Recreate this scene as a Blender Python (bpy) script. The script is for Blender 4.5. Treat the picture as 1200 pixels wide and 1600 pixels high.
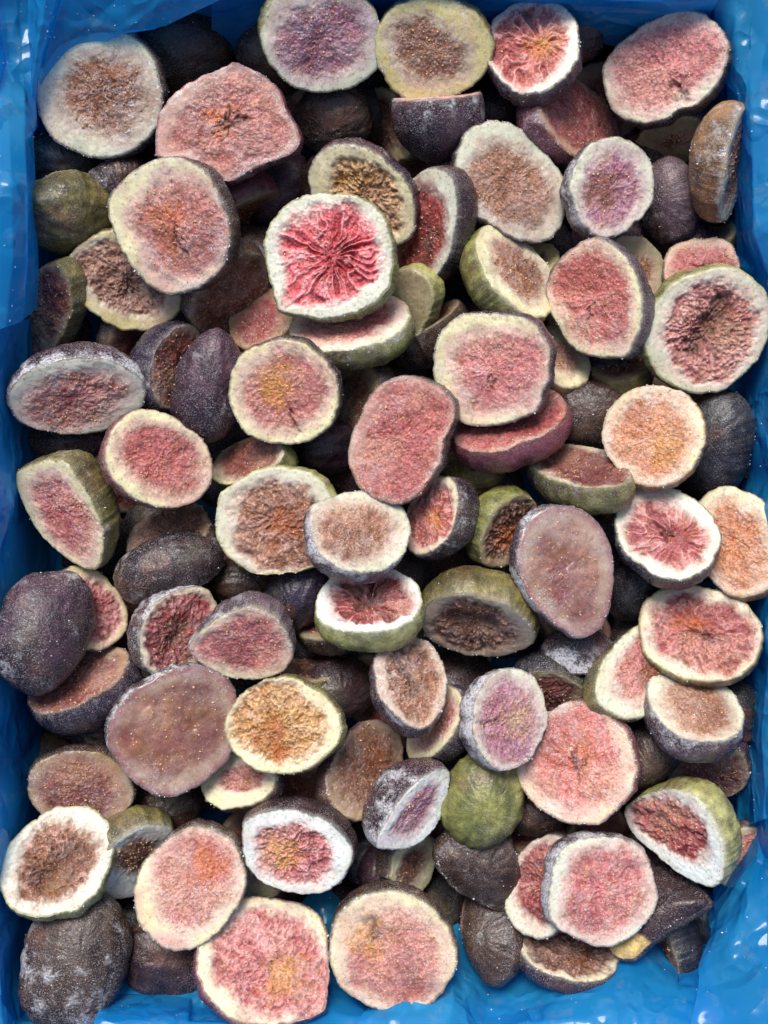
import bpy, math, random
import numpy as np
from mathutils import Vector

# ------------------------------------------------------------------ camera, sky, sun, exposure
SC = bpy.context.scene
COL = SC.collection
S = 0.00024            # metres per photo pixel at the top of the pile
H = 1900.0             # camera height above the top of the pile, same unit
for o in list(bpy.data.objects):
    bpy.data.objects.remove(o)
cam_d = bpy.data.cameras.new('camera')
cam_d.sensor_fit = 'VERTICAL'
cam_d.angle = 2 * math.atan(800.0 / H)
cam_d.clip_start = 0.01
cam_d.clip_end = 100
cam = bpy.data.objects.new('camera', cam_d)
cam.location = (0, 0, H * S)
COL.objects.link(cam)
SC.camera = cam

SUN_EL, SUN_AZ = 52.0, 105.0      # azimuth: degrees ccw from +X (picture right), 90 = picture top
w = bpy.data.worlds.new('World'); SC.world = w; w.use_nodes = True
nt = w.node_tree
for n in list(nt.nodes): nt.nodes.remove(n)
wo = nt.nodes.new('ShaderNodeOutputWorld'); bg = nt.nodes.new('ShaderNodeBackground')
sky = nt.nodes.new('ShaderNodeTexSky'); sky.sky_type = 'NISHITA'; sky.sun_disc = False
sky.sun_elevation = math.radians(SUN_EL); sky.sun_rotation = math.radians(90 - SUN_AZ)
sky.air_density = 1.0; sky.dust_density = 3.5; sky.ozone_density = 1.0
bg.inputs['Strength'].default_value = 0.108
nt.links.new(sky.outputs[0], bg.inputs[0]); nt.links.new(bg.outputs[0], wo.inputs[0])
sd = bpy.data.lights.new('sun', 'SUN'); sd.energy = 2.4; sd.angle = math.radians(25); sd.color = (1, .975, .94)
so = bpy.data.objects.new('sun', sd); COL.objects.link(so)
dv = Vector((math.cos(math.radians(SUN_EL)) * math.cos(math.radians(SUN_AZ)),
             math.cos(math.radians(SUN_EL)) * math.sin(math.radians(SUN_AZ)), math.sin(math.radians(SUN_EL))))
so.rotation_euler = dv.to_track_quat('Z', 'Y').to_euler()
SC.view_settings.view_transform = 'Standard'; SC.view_settings.look = 'None'
SC.view_settings.exposure = 0.52; SC.view_settings.gamma = 1

# ------------------------------------------------------------------ helpers
def lin(c):
    c = np.asarray(c, float) / 255.0
    return np.where(c <= 0.04045, c / 12.92, ((c + 0.055) / 1.055) ** 2.4)

def _hash(ix, iy, iz, seed):
    h = (ix.astype(np.int64) * 374761393 + iy.astype(np.int64) * 668265263 + iz.astype(np.int64) * 2147483647
         + seed * 974634777) & 0xFFFFFFFF
    h = ((h ^ (h >> 13)) * 1274126177) & 0xFFFFFFFF
    h = ((h ^ (h >> 16)) * 2246822519) & 0xFFFFFFFF
    return ((h ^ (h >> 15)) & 0xFFFFFF) / float(0xFFFFFF)

def vn(p, f, seed=0):
    """value noise, -1..1; p (N,3) in photo px, f cycles per px"""
    q = p * f + 1000.37
    i = np.floor(q).astype(np.int64); t = q - i; t = t * t * t * (t * (t * 6 - 15) + 10)
    r = 0
    for dx in (0, 1):
        wx = t[:, 0] if dx else 1 - t[:, 0]
        for dy in (0, 1):
            wy = t[:, 1] if dy else 1 - t[:, 1]
            for dz in (0, 1):
                wz = t[:, 2] if dz else 1 - t[:, 2]
                r = r + wx * wy * wz * _hash(i[:, 0] + dx, i[:, 1] + dy, i[:, 2] + dz, seed)
    return r * 2 - 1

def fbm(p, f, seed=0, o=3):
    r = 0; a = 1.0; tot = 0
    for k in range(o):
        r = r + a * vn(p, f * 2 ** k, seed + 31 * k); tot += a; a *= 0.55
    return r / tot * 1.35

def ss(a, b, x):
    t = np.clip((x - a) / (b - a), 0, 1)
    return t * t * (3 - 2 * t)

def mix(a, b, t):
    t = np.asarray(t)
    if t.ndim == 1: t = t[:, None]
    return a * (1 - t) + b * t

def empty(name, loc, label=None, cat=None, group=None):
    o = bpy.data.objects.new(name, None); COL.objects.link(o); o.location = loc
    o.empty_display_size = 0.005
    if label: o['label'] = label
    if cat: o['category'] = cat
    if group: o['group'] = group
    return o

def mesh(name, v, f, mat, parent=None, col=None, attrs=None, smooth=True, kind=None):
    """v in photo px units (world); the object's origin is its root's origin"""
    off = np.array(ROOTLOC.get(parent.name, (0, 0, 0))) if parent else np.zeros(3)
    v = np.asarray(v, float) * S - off
    me = bpy.data.meshes.new(name)
    me.from_pydata(v.tolist(), [], f if isinstance(f, list) else f.tolist())
    if smooth: me.polygons.foreach_set('use_smooth', np.ones(len(me.polygons), bool))
    if col is not None:
        a = me.color_attributes.new('tone', 'FLOAT_COLOR', 'POINT')
        a.data.foreach_set('color', np.hstack([col, np.ones((len(col), 1))]).astype(np.float32).ravel())
    for k, arr in (attrs or {}).items():
        a = me.attributes.new(k, 'FLOAT', 'POINT'); a.data.foreach_set('value', np.asarray(arr, np.float32))
    me.materials.append(mat)
    me.update()
    o = bpy.data.objects.new(name, me); COL.objects.link(o)
    if parent: o.parent = parent; ROOTLOC[o.name] = tuple(off)
    if kind: o['kind'] = kind
    return o
ROOTLOC = {}

# ------------------------------------------------------------------ materials
class NT:
    def __init__(s, name):
        s.m = bpy.data.materials.new(name); s.m.use_nodes = True; s.t = s.m.node_tree
        for n in list(s.t.nodes): s.t.nodes.remove(n)
        s.out = s.n('ShaderNodeOutputMaterial'); s.p = s.n('ShaderNodeBsdfPrincipled')
        s.l(s.p.outputs[0], s.out.inputs[0])
    def n(s, t, **k):
        x = s.t.nodes.new(t)
        for a, b in k.items(): setattr(x, a, b)
        return x
    def l(s, a, b): s.t.links.new(a, b)
    def noise(s, scale, detail=2, rough=.5, dist=0, vec=None):
        x = s.n('ShaderNodeTexNoise'); x.inputs['Scale'].default_value = scale
        x.inputs['Detail'].default_value = detail; x.inputs['Roughness'].default_value = rough
        x.inputs['Distortion'].default_value = dist
        s.l(vec or s.co(), x.inputs['Vector']); return x.outputs['Fac']
    def co(s):
        if not hasattr(s, '_co'): s._co = s.n('ShaderNodeTexCoord').outputs['Object']
        return s._co
    def ramp(s, src, a, b, va=0., vb=1.):
        x = s.n('ShaderNodeMapRange'); x.inputs[1].default_value = a; x.inputs[2].default_value = b
        x.inputs[3].default_value = va; x.inputs[4].default_value = vb; s.l(src, x.inputs[0]); return x.outputs[0]
    def math(s, op, a, b):
        x = s.n('ShaderNodeMath', operation=op)
        for i, q in enumerate((a, b)):
            if isinstance(q, (int, float)): x.inputs[i].default_value = q
            else: s.l(q, x.inputs[i])
        return x.outputs[0]
    def mixc(s, f, a, b, bt='MIX'):
        x = s.n('ShaderNodeMix', data_type='RGBA', blend_type=bt)
        for i, q in ((0, f), (6, a), (7, b)):
            if isinstance(q, (int, float)): x.inputs[i].default_value = q
            elif isinstance(q, tuple): x.inputs[i].default_value = (*q, 1)
            else: s.l(q, x.inputs[i])
        return x.outputs[2]
    def attr(s, name):
        x = s.n('ShaderNodeAttribute'); x.attribute_name = name; return x
    def bump(s, h, dist, st=1.0):
        x = s.n('ShaderNodeBump'); x.inputs['Distance'].default_value = dist; x.inputs['Strength'].default_value = st
        s.l(h, x.inputs['Height']); s.l(x.outputs[0], s.p.inputs['Normal']); return x

def mat_flesh():
    m = NT('fig_flesh')
    c = m.attr('tone').outputs['Color']; fr = m.attr('frost').outputs['Fac']; gl = m.attr('glaze').outputs['Fac']
    pu = m.attr('pulp').outputs['Fac']
    fine = m.noise(1300, 3, .65)
    soft = m.noise(330, 3, .6, .6)
    v = m.n('ShaderNodeTexVoronoi'); v.inputs['Scale'].default_value = 850
    wv = m.n('ShaderNodeVectorMath', operation='MULTIPLY_ADD'); nz = m.n('ShaderNodeTexNoise'); nz.inputs['Scale'].default_value = 500
    m.l(m.co(), nz.inputs['Vector']); m.l(nz.outputs['Color'], wv.inputs[0]); wv.inputs[1].default_value = (.0016,) * 3; m.l(m.co(), wv.inputs[2])
    m.l(wv.outputs[0], v.inputs['Vector'])
    cell = m.ramp(v.outputs['Distance'], .1, .75, 1.0, .0)
    cellp = m.math('MULTIPLY', cell, pu)
    k = m.math('ADD', m.math('MULTIPLY', m.math('SUBTRACT', fine, .5), .9), m.math('MULTIPLY', m.math('SUBTRACT', soft, .5), .7))
    k = m.math('ADD', k, m.math('MULTIPLY', m.math('SUBTRACT', cellp, m.math('MULTIPLY', pu, .5)), .42))
    k = m.math('MULTIPLY', k, m.ramp(pu, 0, 1, .55, 1.15))
    k = m.math('ADD', k, .97)
    kk = m.n('ShaderNodeCombineColor')
    for i in range(3): m.l(k, kk.inputs[i])
    c = m.mixc(1.0, c, kk.outputs[0], 'MULTIPLY')
    f1 = m.ramp(m.noise(1700, 2, .6), .47, .62)
    f2 = m.ramp(m.noise(300, 4, .65), .42, .64)
    ff = m.math('MULTIPLY', m.math('MULTIPLY', f1, f2), fr)
    veil = m.math('MULTIPLY', m.ramp(m.noise(120, 5, .65), .46, .70, 0, .42), fr)
    ff = m.math('MINIMUM', m.math('MAXIMUM', ff, veil), .85)
    gv0 = m.n('ShaderNodeTexVoronoi'); gv0.inputs['Scale'].default_value = 1300; m.l(m.co(), gv0.inputs['Vector'])
    g0 = m.n('ShaderNodeSeparateColor'); m.l(gv0.outputs['Color'], g0.inputs[0])
    gr = m.math('MULTIPLY', m.math('MULTIPLY', m.ramp(g0.outputs[1], .80, .93), m.ramp(gv0.outputs['Distance'], .45, .25)), m.ramp(fr, 0, .8, .15, 1))
    dk = m.math('MULTIPLY', m.ramp(g0.outputs[2], .86, .95), .35)
    c = m.mixc(dk, c, (.16, .10, .06))
    c = m.mixc(m.math('MAXIMUM', ff, m.math('MULTIPLY', gr, .45)), c, (.74, .74, .74))
    m.l(c, m.p.inputs['Base Color'])
    m.l(m.ramp(gl, 0, 1, .40, .28), m.p.inputs['Roughness'])
    m.l(m.ramp(gl, 0, 1, .30, .5), m.p.inputs['Specular IOR Level'])
    m.p.inputs['Subsurface Weight'].default_value = .35
    m.p.inputs['Subsurface Radius'].default_value = (1, .5, .35)
    m.p.inputs['Subsurface Scale'].default_value = .0018
    hh = m.math('ADD', m.math('MULTIPLY', fine, .55), m.math('MULTIPLY', cellp, .45))
    hh = m.math('ADD', hh, m.math('MULTIPLY', ff, .3))
    gv = m.n('ShaderNodeTexVoronoi'); gv.inputs['Scale'].default_value = 1500; m.l(m.co(), gv.inputs['Vector'])
    gc = m.n('ShaderNodeSeparateColor'); m.l(gv.outputs['Color'], gc.inputs[0])
    hh = m.math('ADD', hh, m.math('MULTIPLY', m.ramp(gc.outputs[0], .55, 1.0), .35))
    hh = m.math('MULTIPLY', hh, m.math('MULTIPLY', m.ramp(gl, 0, 1, 1, .16), m.ramp(pu, 0, 1, .34, 1)))
    m.bump(hh, .00055, .85)
    return m.m

def mat_skin():
    m = NT('fig_skin')
    c = m.attr('tone').outputs['Color']; fr = m.attr('frost').outputs['Fac']
    k = m.ramp(m.noise(260, 7, .7), .3, .7, .45, 1.7)
    kk = m.n('ShaderNodeCombineColor')
    for i in range(3): m.l(k, kk.inputs[i])
    c = m.mixc(1.0, c, kk.outputs[0], 'MULTIPLY')
    gr = m.ramp(m.noise(1900, 2, .6), .52, .64)
    pt = m.noise(190, 5, .7, .1)
    pa = m.ramp(pt, .42, .68)
    patch = m.ramp(m.math('ADD', m.noise(130, 8, .72, .0), m.math('MULTIPLY', m.math('SUBTRACT', fr, .6), .17)), .60, .68)
    haze = m.math('MULTIPLY', patch, m.ramp(m.noise(1300, 3, .7), .36, .62, .12, .95))
    ff = m.math('MULTIPLY', m.math('MAXIMUM', m.math('MULTIPLY', gr, m.ramp(pa, 0, 1, .14, .95)), haze), fr)
    ff = m.math('MINIMUM', ff, .92)
    c = m.mixc(ff, c, (.58, .57, .60))
    m.l(c, m.p.inputs['Base Color'])
    m.l(m.ramp(ff, 0, .6, .27, .58), m.p.inputs['Roughness'])
    m.p.inputs['Specular IOR Level'].default_value = .5
    h = m.math('ADD', m.math('MULTIPLY', m.noise(900, 3, .6), .5), m.math('MULTIPLY', ff, .7))
    m.bump(h, .0007, .9)
    return m.m

def mat_simple(name, rgb, rough, trans=0., var=.25, scale=2500):
    m = NT(name)
    k = m.ramp(m.noise(scale, 2), .3, .7)
    r = np.array(rgb)
    c = m.mixc(k, tuple(r * (1 - var)), tuple(np.minimum(r * (1 + var), 1)))
    m.l(c, m.p.inputs['Base Color']); m.p.inputs['Roughness'].default_value = rough
    m.p.inputs['Transmission Weight'].default_value = trans
    m.p.inputs['IOR'].default_value = 1.31 if trans else 1.45
    return m.m

def mat_bag():
    m = NT('blue_plastic_film')
    base = m.mixc(m.ramp(m.noise(20, 3, .6), .35, .7), (.012, .36, .80), (.05, .52, .92))
    wet = m.ramp(m.noise(120, 5, .65, .3), .56, .66)
    base = m.mixc(m.math('MULTIPLY', wet, .25), base, (.35, .58, .74))
    m.l(base, m.p.inputs['Base Color'])
    m.l(m.ramp(m.noise(70, 3, .6), .3, .7, .10, .26), m.p.inputs['Roughness'])
    m.p.inputs['Specular IOR Level'].default_value = .8
    ns = m.noise(28, 3, .5, .2)
    rid = m.math('SUBTRACT', 1, m.math('MULTIPLY', m.math('ABSOLUTE', m.math('SUBTRACT', ns, .5), 0), 13))
    rid = m.math('MAXIMUM', rid, 0)
    m.bump(rid, .0012, .9)
    tl = m.n('ShaderNodeBsdfTranslucent'); m.l(base, tl.inputs[0])
    tp = m.n('ShaderNodeBsdfTransparent'); tp.inputs[0].default_value = (.25, .68, .96, 1)
    a = m.n('ShaderNodeMixShader'); a.inputs[0].default_value = .5; m.l(m.p.outputs[0], a.inputs[1]); m.l(tl.outputs[0], a.inputs[2])
    b = m.n('ShaderNodeMixShader'); b.inputs[0].default_value = .34; m.l(a.outputs[0], b.inputs[1]); m.l(tp.outputs[0], b.inputs[2])
    m.l(b.outputs[0], m.out.inputs[0])
    return m.m

FLESH = mat_flesh(); SKIN = mat_skin(); BAG = mat_bag()
ICE = mat_simple('frost_crystal', (.60, .62, .65), .35, 0.0, .12)
SEED = mat_simple('fig_seed', (.60, .36, .16), .35, 0, .45, 900)
CRATE = mat_simple('grey_plastic_crate', (.42, .50, .55), .5, 0, .1, 60)
GROUND = mat_simple('grey_concrete', (.30, .29, .28), .85, 0, .25, 25)
# ------------------------------------------------------------------ one halved fig
RIM = dict(cream=(236, 231, 186), white=(222, 226, 208), green=(218, 222, 198), yellow=(214, 203, 138), pink=(212, 168, 158),
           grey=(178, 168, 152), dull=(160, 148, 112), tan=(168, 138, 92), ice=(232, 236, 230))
PULP = dict(hero=((214, 60, 76), (244, 150, 154)), red=((168, 60, 68), (204, 122, 118)), deep=((130, 30, 40), (176, 66, 68)),
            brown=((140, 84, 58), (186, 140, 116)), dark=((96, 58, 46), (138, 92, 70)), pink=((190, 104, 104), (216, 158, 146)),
            orange=((206, 118, 70), (228, 164, 120)), lilac=((156, 84, 116), (198, 146, 164)), rose=((196, 96, 104), (222, 152, 148)),
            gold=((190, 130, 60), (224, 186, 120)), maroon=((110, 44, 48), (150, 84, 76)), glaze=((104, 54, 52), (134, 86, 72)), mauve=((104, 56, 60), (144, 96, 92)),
            salmon=((206, 92, 92), (228, 152, 142)))
CTR = dict(none=None, brown=(120, 68, 36), gold=(204, 140, 52), dark=(66, 32, 26), orange=(200, 106, 50), tan=(178, 142, 92), red=(150, 34, 44),
           cream=(220, 196, 150))
SKN = dict(plum=((38, 24, 34), (74, 48, 60)), black=((36, 25, 30), (68, 48, 48)), green=((84, 88, 42), (126, 124, 68)),
           olive=((78, 70, 38), (122, 112, 64)), brown=((44, 31, 28), (76, 58, 48)), grey=((54, 38, 48), (92, 74, 82)),
           tan=((112, 76, 46), (150, 112, 74)), lime=((112, 112, 58), (158, 154, 98)), mixed=((54, 40, 52), (128, 124, 70)),
           blue=((30, 24, 40), (56, 44, 62)), wine=((88, 40, 54), (124, 66, 74)), navy=((34, 32, 40), (60, 58, 58)))
G_MAIN = 'frozen halved figs heaped in the blue lined crate'
CAM = np.array([0., 0., H])
FIGN = [0]

def ray(x, y):
    return np.stack([(np.asarray(x, float) - 600) / H, (800 - np.asarray(y, float)) / H, -np.ones_like(np.asarray(x, float))], -1)

def catmull(P, n=16):
    P = np.asarray(P, float); N = len(P); out = []
    for i in range(N):
        p0, p1, p2, p3 = P[i - 1], P[i], P[(i + 1) % N], P[(i + 2) % N]
        for t in np.linspace(0, 1, n, endpoint=False):
            out.append(.5 * ((2 * p1) + (-p0 + p2) * t + (2 * p0 - 5 * p1 + 4 * p2 - p3) * t * t + (-p0 + 3 * p1 - 3 * p2 + p3) * t ** 3))
    return np.array(out)

def angd(a, b):
    return (a - b + 180) % 360 - 180

def shape_px(a, b, rot, tips, dents, rs, n=360):
    """outline as offsets (right, up) from the centre"""
    ph = np.arange(n) * 360.0 / n; t = np.radians(ph - rot)
    e = 2.0 + rs.uniform(-.1, .35)
    r = (np.abs(np.cos(t) / a) ** e + np.abs(np.sin(t) / b) ** e) ** (-1 / e)
    for (an, am, *wd) in tips:
        wdt = wd[0] if wd else 13
        r = r * (1 + am * np.exp(-np.abs(angd(ph, an) / wdt) ** 1.4))
    for (an, am, *wd) in dents:
        wdt = wd[0] if wd else 15
        r = r * (1 - am * np.exp(-(angd(ph, an) / wdt) ** 2))
    q = np.radians(ph)
    for k, am in ((2, .012), (3, .018), (4, .015), (5, .013), (7, .010), (11, .007)):
        r = r * (1 + am * rs.uniform(.3, 1.2) * np.cos(k * q + rs.uniform(0, 6.28)))
    return np.stack([r * np.cos(q), r * np.sin(q)], -1)

def crystals(name, pts, nrm, size, rs, parent, mat, flat=1.0):
    """small eight-faced grains joined into one mesh"""
    n = len(pts)
    if n == 0: return
    base = np.array([[1, 0, 0], [-1, 0, 0], [0, 1, 0], [0, -1, 0], [0, 0, 1], [0, 0, -1]], float)
    f0 = np.array([[0, 2, 4], [2, 1, 4], [1, 3, 4], [3, 0, 4], [2, 0, 5], [1, 2, 5], [3, 1, 5], [0, 3, 5]])
    V = []
    for i in range(n):
        A = np.linalg.qr(rs.normal(size=(3, 3)))[0]
        sc = size[i] * np.array([rs.uniform(.7, 1.5), rs.uniform(.6, 1.1), rs.uniform(.4, .9) * flat])
        V.append((base * (1 + rs.uniform(-.25, .25, (6, 3))) * sc) @ A.T + pts[i] + nrm[i] * size[i] * .25)
    V = np.concatenate(V); F = (f0[None] + 6 * np.arange(n)[:, None, None]).reshape(-1, 3)
    mesh(name, V, F, mat, parent, smooth=False, kind='stuff')

def fig(x, y, a, b, rot, tilt, td, z, D, rim, pulp, ctr, style, skin, label, pr=.70, tips=(), dents=(), poly=None,
        off=(0, 0), frost=.5, blush=.3, true=None, group=G_MAIN, lowres=False, cpos=(0, 0), sfrost=None, bulge=.14, crack=None,
        end=None):
    D *= 1.28
    if tilt < 46: tilt *= 1.18
    z = z * 1.35 if z < 0 else z
    FIGN[0] += 1; sid = FIGN[0]; rs = np.random.RandomState(sid * 7 + 3)
    if true is None: true = tilt > 68
    d = ray(x, y); P = CAM + d * (H - z)
    sc = (H - z) / H
    v = -d / np.linalg.norm(d)
    X = np.array([1., 0, 0]); X -= v * (X @ v); X /= np.linalg.norm(X); Y = np.cross(v, X)
    tr, tdr = math.radians(tilt), math.radians(td)
    n = math.cos(tr) * v + math.sin(tr) * (math.cos(tdr) * X + math.sin(tdr) * Y)
    size = max(a, b)
    NS = 160 if not lowres else 64
    NR = int(max(14, min(40, size * .42))) if not lowres else 14
    if style in ('fil', 'torn') and z > -8: NS = 224; NR = int(size * .56)
    if pulp == 'hero': NS = 320; NR = 78
    if tilt > 100: NR = 8
    if not true:
        if poly is not None:
            op = catmull(poly); ox, oy = op[:, 0], op[:, 1]
        else:
            if not tips and rs.rand() < .4: tips = [(rs.choice([rot, rot + 180]) + rs.uniform(-15, 15), rs.uniform(.04, .09), 18)]
            o = shape_px(a, b, rot, tips, dents, rs); ox, oy = x + o[:, 0], y - o[:, 1]
        rr = ray(ox, oy)
        t = ((P - CAM) @ n) / (rr @ n)
        W = CAM + rr * t[:, None] - P
        # same minimal rotation for the in-plane axes
        e1 = X - n * (X @ n); e1 /= np.linalg.norm(e1); e2 = np.cross(n, e1)
        u, w_ = W @ e1, W @ e2
        org = P
    else:
        wv = math.cos(math.radians(rot)) * X + math.sin(math.radians(rot)) * Y
        e1 = wv - n * (wv @ n); e1 /= np.linalg.norm(e1); e2 = np.cross(n, e1)
        o = shape_px(a * sc, b * sc, 0, tips, dents, rs); u, w_ = o[:, 0], o[:, 1]
        org = P + n * D * sc * .45
    D = D * sc
    th0 = np.arctan2(w_, u); r0 = np.hypot(u, w_)
    idx = np.argsort(th0); th0 = th0[idx]; r0 = r0[idx]
    th = np.linspace(-math.pi, math.pi, NS, endpoint=False)
    R = np.interp(th, np.r_[th0 - 2 * math.pi, th0, th0 + 2 * math.pi], np.r_[r0, r0, r0])
    # fine raggedness of the cut rim
    rim3 = np.stack([np.cos(th) * R, np.sin(th) * R, np.zeros(NS)], -1)
    R = R + 1.8 * vn(rim3, .09, sid) + 1.1 * vn(rim3, .3, sid + 5)
    T = e1, e2, n
    if cpos == (0, 0): cpos = tuple(rs.uniform(-.28, .28, 2))
    # ---------------- cut face grid
    rk = np.concatenate([[0], np.linspace(0, 1, NR + 1)[1:]])
    ring = np.arange(1, NR + 1) / NR
    rn = np.repeat(ring, NS); tt = np.tile(th, NR); RR = np.tile(R, NR)
    u = np.r_[0, rn * RR * np.cos(tt)]; w_ = np.r_[0, rn * RR * np.sin(tt)]; rn = np.r_[0, rn]; tt = np.r_[0, tt]
    p = np.stack([u, w_, np.full_like(u, sid * 13.7)], -1)
    Rm = R.mean()
    # pulp mask about an own centre
    cu, cw = off[0] * Rm, off[1] * Rm
    rp = rn + (-(u * cu + w_ * cw) / (Rm * Rm + 1e-6)) * np.minimum(rn * 2, 1)
    edge = pr + .04 + .13 * fbm(p, .02, sid + 11) + .07 * fbm(p, .09, sid + 12)
    sharp = .10 if style in ('fil', 'torn') else .20
    edge = edge + .07 * np.sin(np.arctan2(w_, u) + sid) + .05 * np.sin(2 * np.arctan2(w_, u) + sid * 2.3)
    if style == 'glaze': sharp = .16
    m = 1 - ss(-sharp, sharp, rp - edge)
    lo = fbm(p, .018, sid + 21, 2); md = fbm(p, .06, sid + 22, 3); hi = fbm(p, .20, sid + 23, 2); vh = vn(p, .42, sid + 24)
    # radial strand coordinate
    su, sw = u - cu - cpos[0] * Rm, w_ - cw - cpos[1] * Rm
    sth = np.arctan2(sw, su); sr = np.hypot(su, sw)
    strand_p = np.stack([np.cos(sth) * 60, np.sin(sth) * 60, sr * .16 + sid * 5], -1)
    wob = fbm(p, .03, sid + 41, 2)
    sp2 = strand_p + np.stack([wob * 20, -wob * 20, wob * 6], -1) + (1.2 if style == 'fil' else 4) * vn(p, .09, sid + 43)[:, None]
    fq = .075 if style == 'fil' else .10
    stq = vn(sp2, fq, sid + 31); st2 = vn(sp2, fq * 2.1, sid + 32)
    cf = ss(.08 * Rm, (.3 if style == 'fil' else .5) * Rm, sr + 14 * wob)
    strand = (1 - np.abs(stq) * 2.4) * cf; strand2 = (1 - np.abs(st2) * 2.4) * cf
    big0 = fbm(p, .03, sid + 74, 2)
    h = 2.2 * lo + .5 * hi * (1 - m) + .25 * vh
    if style == 'grain':
        h = h + m * (1.7 * md + 1.1 * hi + .9 * vh + .3 * strand - 2.6 + 2.5 * big0)
    elif style == 'fil':
        h = h + m * (4.0 * strand + 1.6 * strand2 + 1.6 * md + (.5 + 3 * (1 - cf)) * hi + .8 * vh - 5.0)
    elif style == 'torn':
        h = h + m * (3.6 * md + 2.3 * hi + 1.5 * vh + 1.2 * strand + .9 * strand2 - 5.0)
    elif style == 'glaze':
        h = h + m * (1.6 * md + .3 * hi + .15 * vh - 1.0)
    depth = np.zeros_like(u)
    if crack is None and tilt < 40 and style in ('grain', 'torn', 'fil') and pulp != 'hero' and rs.rand() < .3:
        a0 = rs.uniform(0, 180); s0 = rs.uniform(-.3, -.05)
        crack = [(a0, s0, s0 + rs.uniform(.3, .6), rs.uniform(.03, .07), rs.uniform(3, 7))]
        if rs.rand() < .5: crack.append((a0 + rs.uniform(50, 130), -.2, rs.uniform(.05, .3), .035, 4))
    if crack is not None:                        # list of (angle, start, end, width, depth) in units of the radius
        for (ca, c0, c1, cw_, cd) in crack:
            an = math.radians(ca)
            al = (u * math.cos(an) + w_ * math.sin(an)) / Rm; ac = (-u * math.sin(an) + w_ * math.cos(an)) / Rm
            ac = ac + .14 * fbm(p, .04, sid + 61, 3) + .05 * hi
            wdt = cw_ * (1 + .5 * md)
            g = np.exp(-(ac / np.maximum(wdt, .02)) ** 2) * ss(c0 - .12, c0 + .08, al) * (1 - ss(c1 - .08, c1 + .12, al))
            depth = np.maximum(depth, g); h = h - cd * g
    h = h + 3.0 * ss(.86, .95, rn) * 0 - 2.4 * ss(.955, 1.0, rn) ** 2 * 1.2
    h[rn >= .999] = -2.6
    if style == 'hide': h = 9 * fbm(p, .012, sid + 104, 2) + 1.6 * md + 22 * (1 - rn ** 2.2) + 3 * (.6 - np.abs(w_) / Rm); h[rn >= .999] = -2.6
    # ---------------- colours (albedo only)
    RC = lin(RIM[rim]); PA, PB = (lin(c) for c in PULP[pulp])
    dust = lin((196, 152, 136)) * .9
    if pulp != 'hero': PA = PA * .86 + dust * .06; PB = PB * .84 + dust * .10
    pc = mix(PA[None], PB[None], np.clip(.5 + .38 * md + .40 * hi + .25 * vh, 0, 1))
    cc = CTR[ctr]
    if cc is not None:
        cr = np.hypot(u - cu - cpos[0] * Rm, w_ - cw - cpos[1] * Rm) / Rm
        cm = (1 - ss(.10, .50, cr + .18 * lo + .22 * md)) * np.clip(.72 + .45 * hi, 0, 1)
        pc = mix(pc, lin(cc)[None] * (1 + .35 * vh[:, None]), cm)
    big = fbm(p, .013, sid + 73, 2)
    if pulp != 'hero':
        pc = mix(pc, lin((214, 178, 150))[None], .34 * ss(.0, .8, big))
        pc = mix(pc, PA[None] * .62, .55 * ss(.0, .8, -big))
    spots = ss(.05, .75, fbm(p, .05, sid + 71, 2)) * .5                       # browned, oxidised patches
    pc = mix(pc, lin((150, 104, 66))[None], spots * (.0 if pulp == 'hero' else .5))
    if style in ('fil', 'torn', 'grain'):
        k = {'fil': .75, 'torn': .6, 'grain': .10}[style]
        lightf = ss(.45, .95, strand) * k
        pc = mix(pc, PB[None] * .6 + lin((250, 216, 212))[None] * .4, lightf)
        darkf = ss(.1, -.7, strand) if False else (1 - ss(-.75, .05, strand)) * k
        pc = mix(pc, PA[None] * .62, darkf)
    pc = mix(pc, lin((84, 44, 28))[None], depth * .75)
    rc = RC[None] * (1 + .10 * md[:, None] + .06 * hi[:, None])
    rc = mix(rc, lin((206, 150, 152))[None], blush * ss(.0, .9, fbm(p, .014, sid + 81, 2)))
    rc = mix(rc, lin((206, 190, 130))[None], .2 * ss(.1, .9, fbm(p, .02, sid + 82, 2)))
    inner = 1 - ss(.0, .2, rp - edge)
    rc = mix(rc, lin((234, 234, 222) if rim in ('white', 'ice', 'green', 'cream', 'yellow') else (196, 182, 160))[None], .55 * inner)
    mot = ss(-.1, .8, fbm(p, .028, sid + 83, 4))
    rc = mix(rc, lin((142, 138, 112))[None], mot * (.12 if rim in ('ice', 'white') else rs.uniform(.12, .5)))
    rc = mix(rc, lin((112, 74, 84))[None], .55 * blush * ss(.1, .8, fbm(p, .02, sid + 84, 3)) * ss(.6, .95, rn))
    rc = mix(rc, lin((160, 156, 112))[None], .38 * ss(.80, .97, rn) * (.5 + .5 * lo))
    col = mix(rc, pc, m)
    # pink bleed just outside the pulp
    bleed = np.exp(-((rp - edge - .07) / .07) ** 2) * .30
    if pulp != 'hero': col = mix(col, PB[None], bleed)
    if style == 'glaze':
        col = mix(col, lin((122, 50, 72))[None], .45 * ss(.0, .7, fbm(p, .016, sid + 101, 3)))
        col = mix(col, lin((176, 156, 142))[None], .55 * ss(.62, .86, rn + .12 * lo))
        col = mix(col, lin((168, 150, 146))[None], .45 * ss(.15, .8, fbm(p, .014, sid + 102, 4)))
        col = mix(col, lin((140, 96, 50))[None], .4 * ss(.1, .8, fbm(p, .025, sid + 103, 3)))
        col = mix(col, lin((128, 56, 80))[None], .6 * ss(.82, .95, rn))
    SA, SB = (lin(c) for c in SKN[skin])
    col = mix(col, SB[None] * .9 + RC[None] * .1, ss(.955, .99, rn + .014 * hi))
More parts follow.
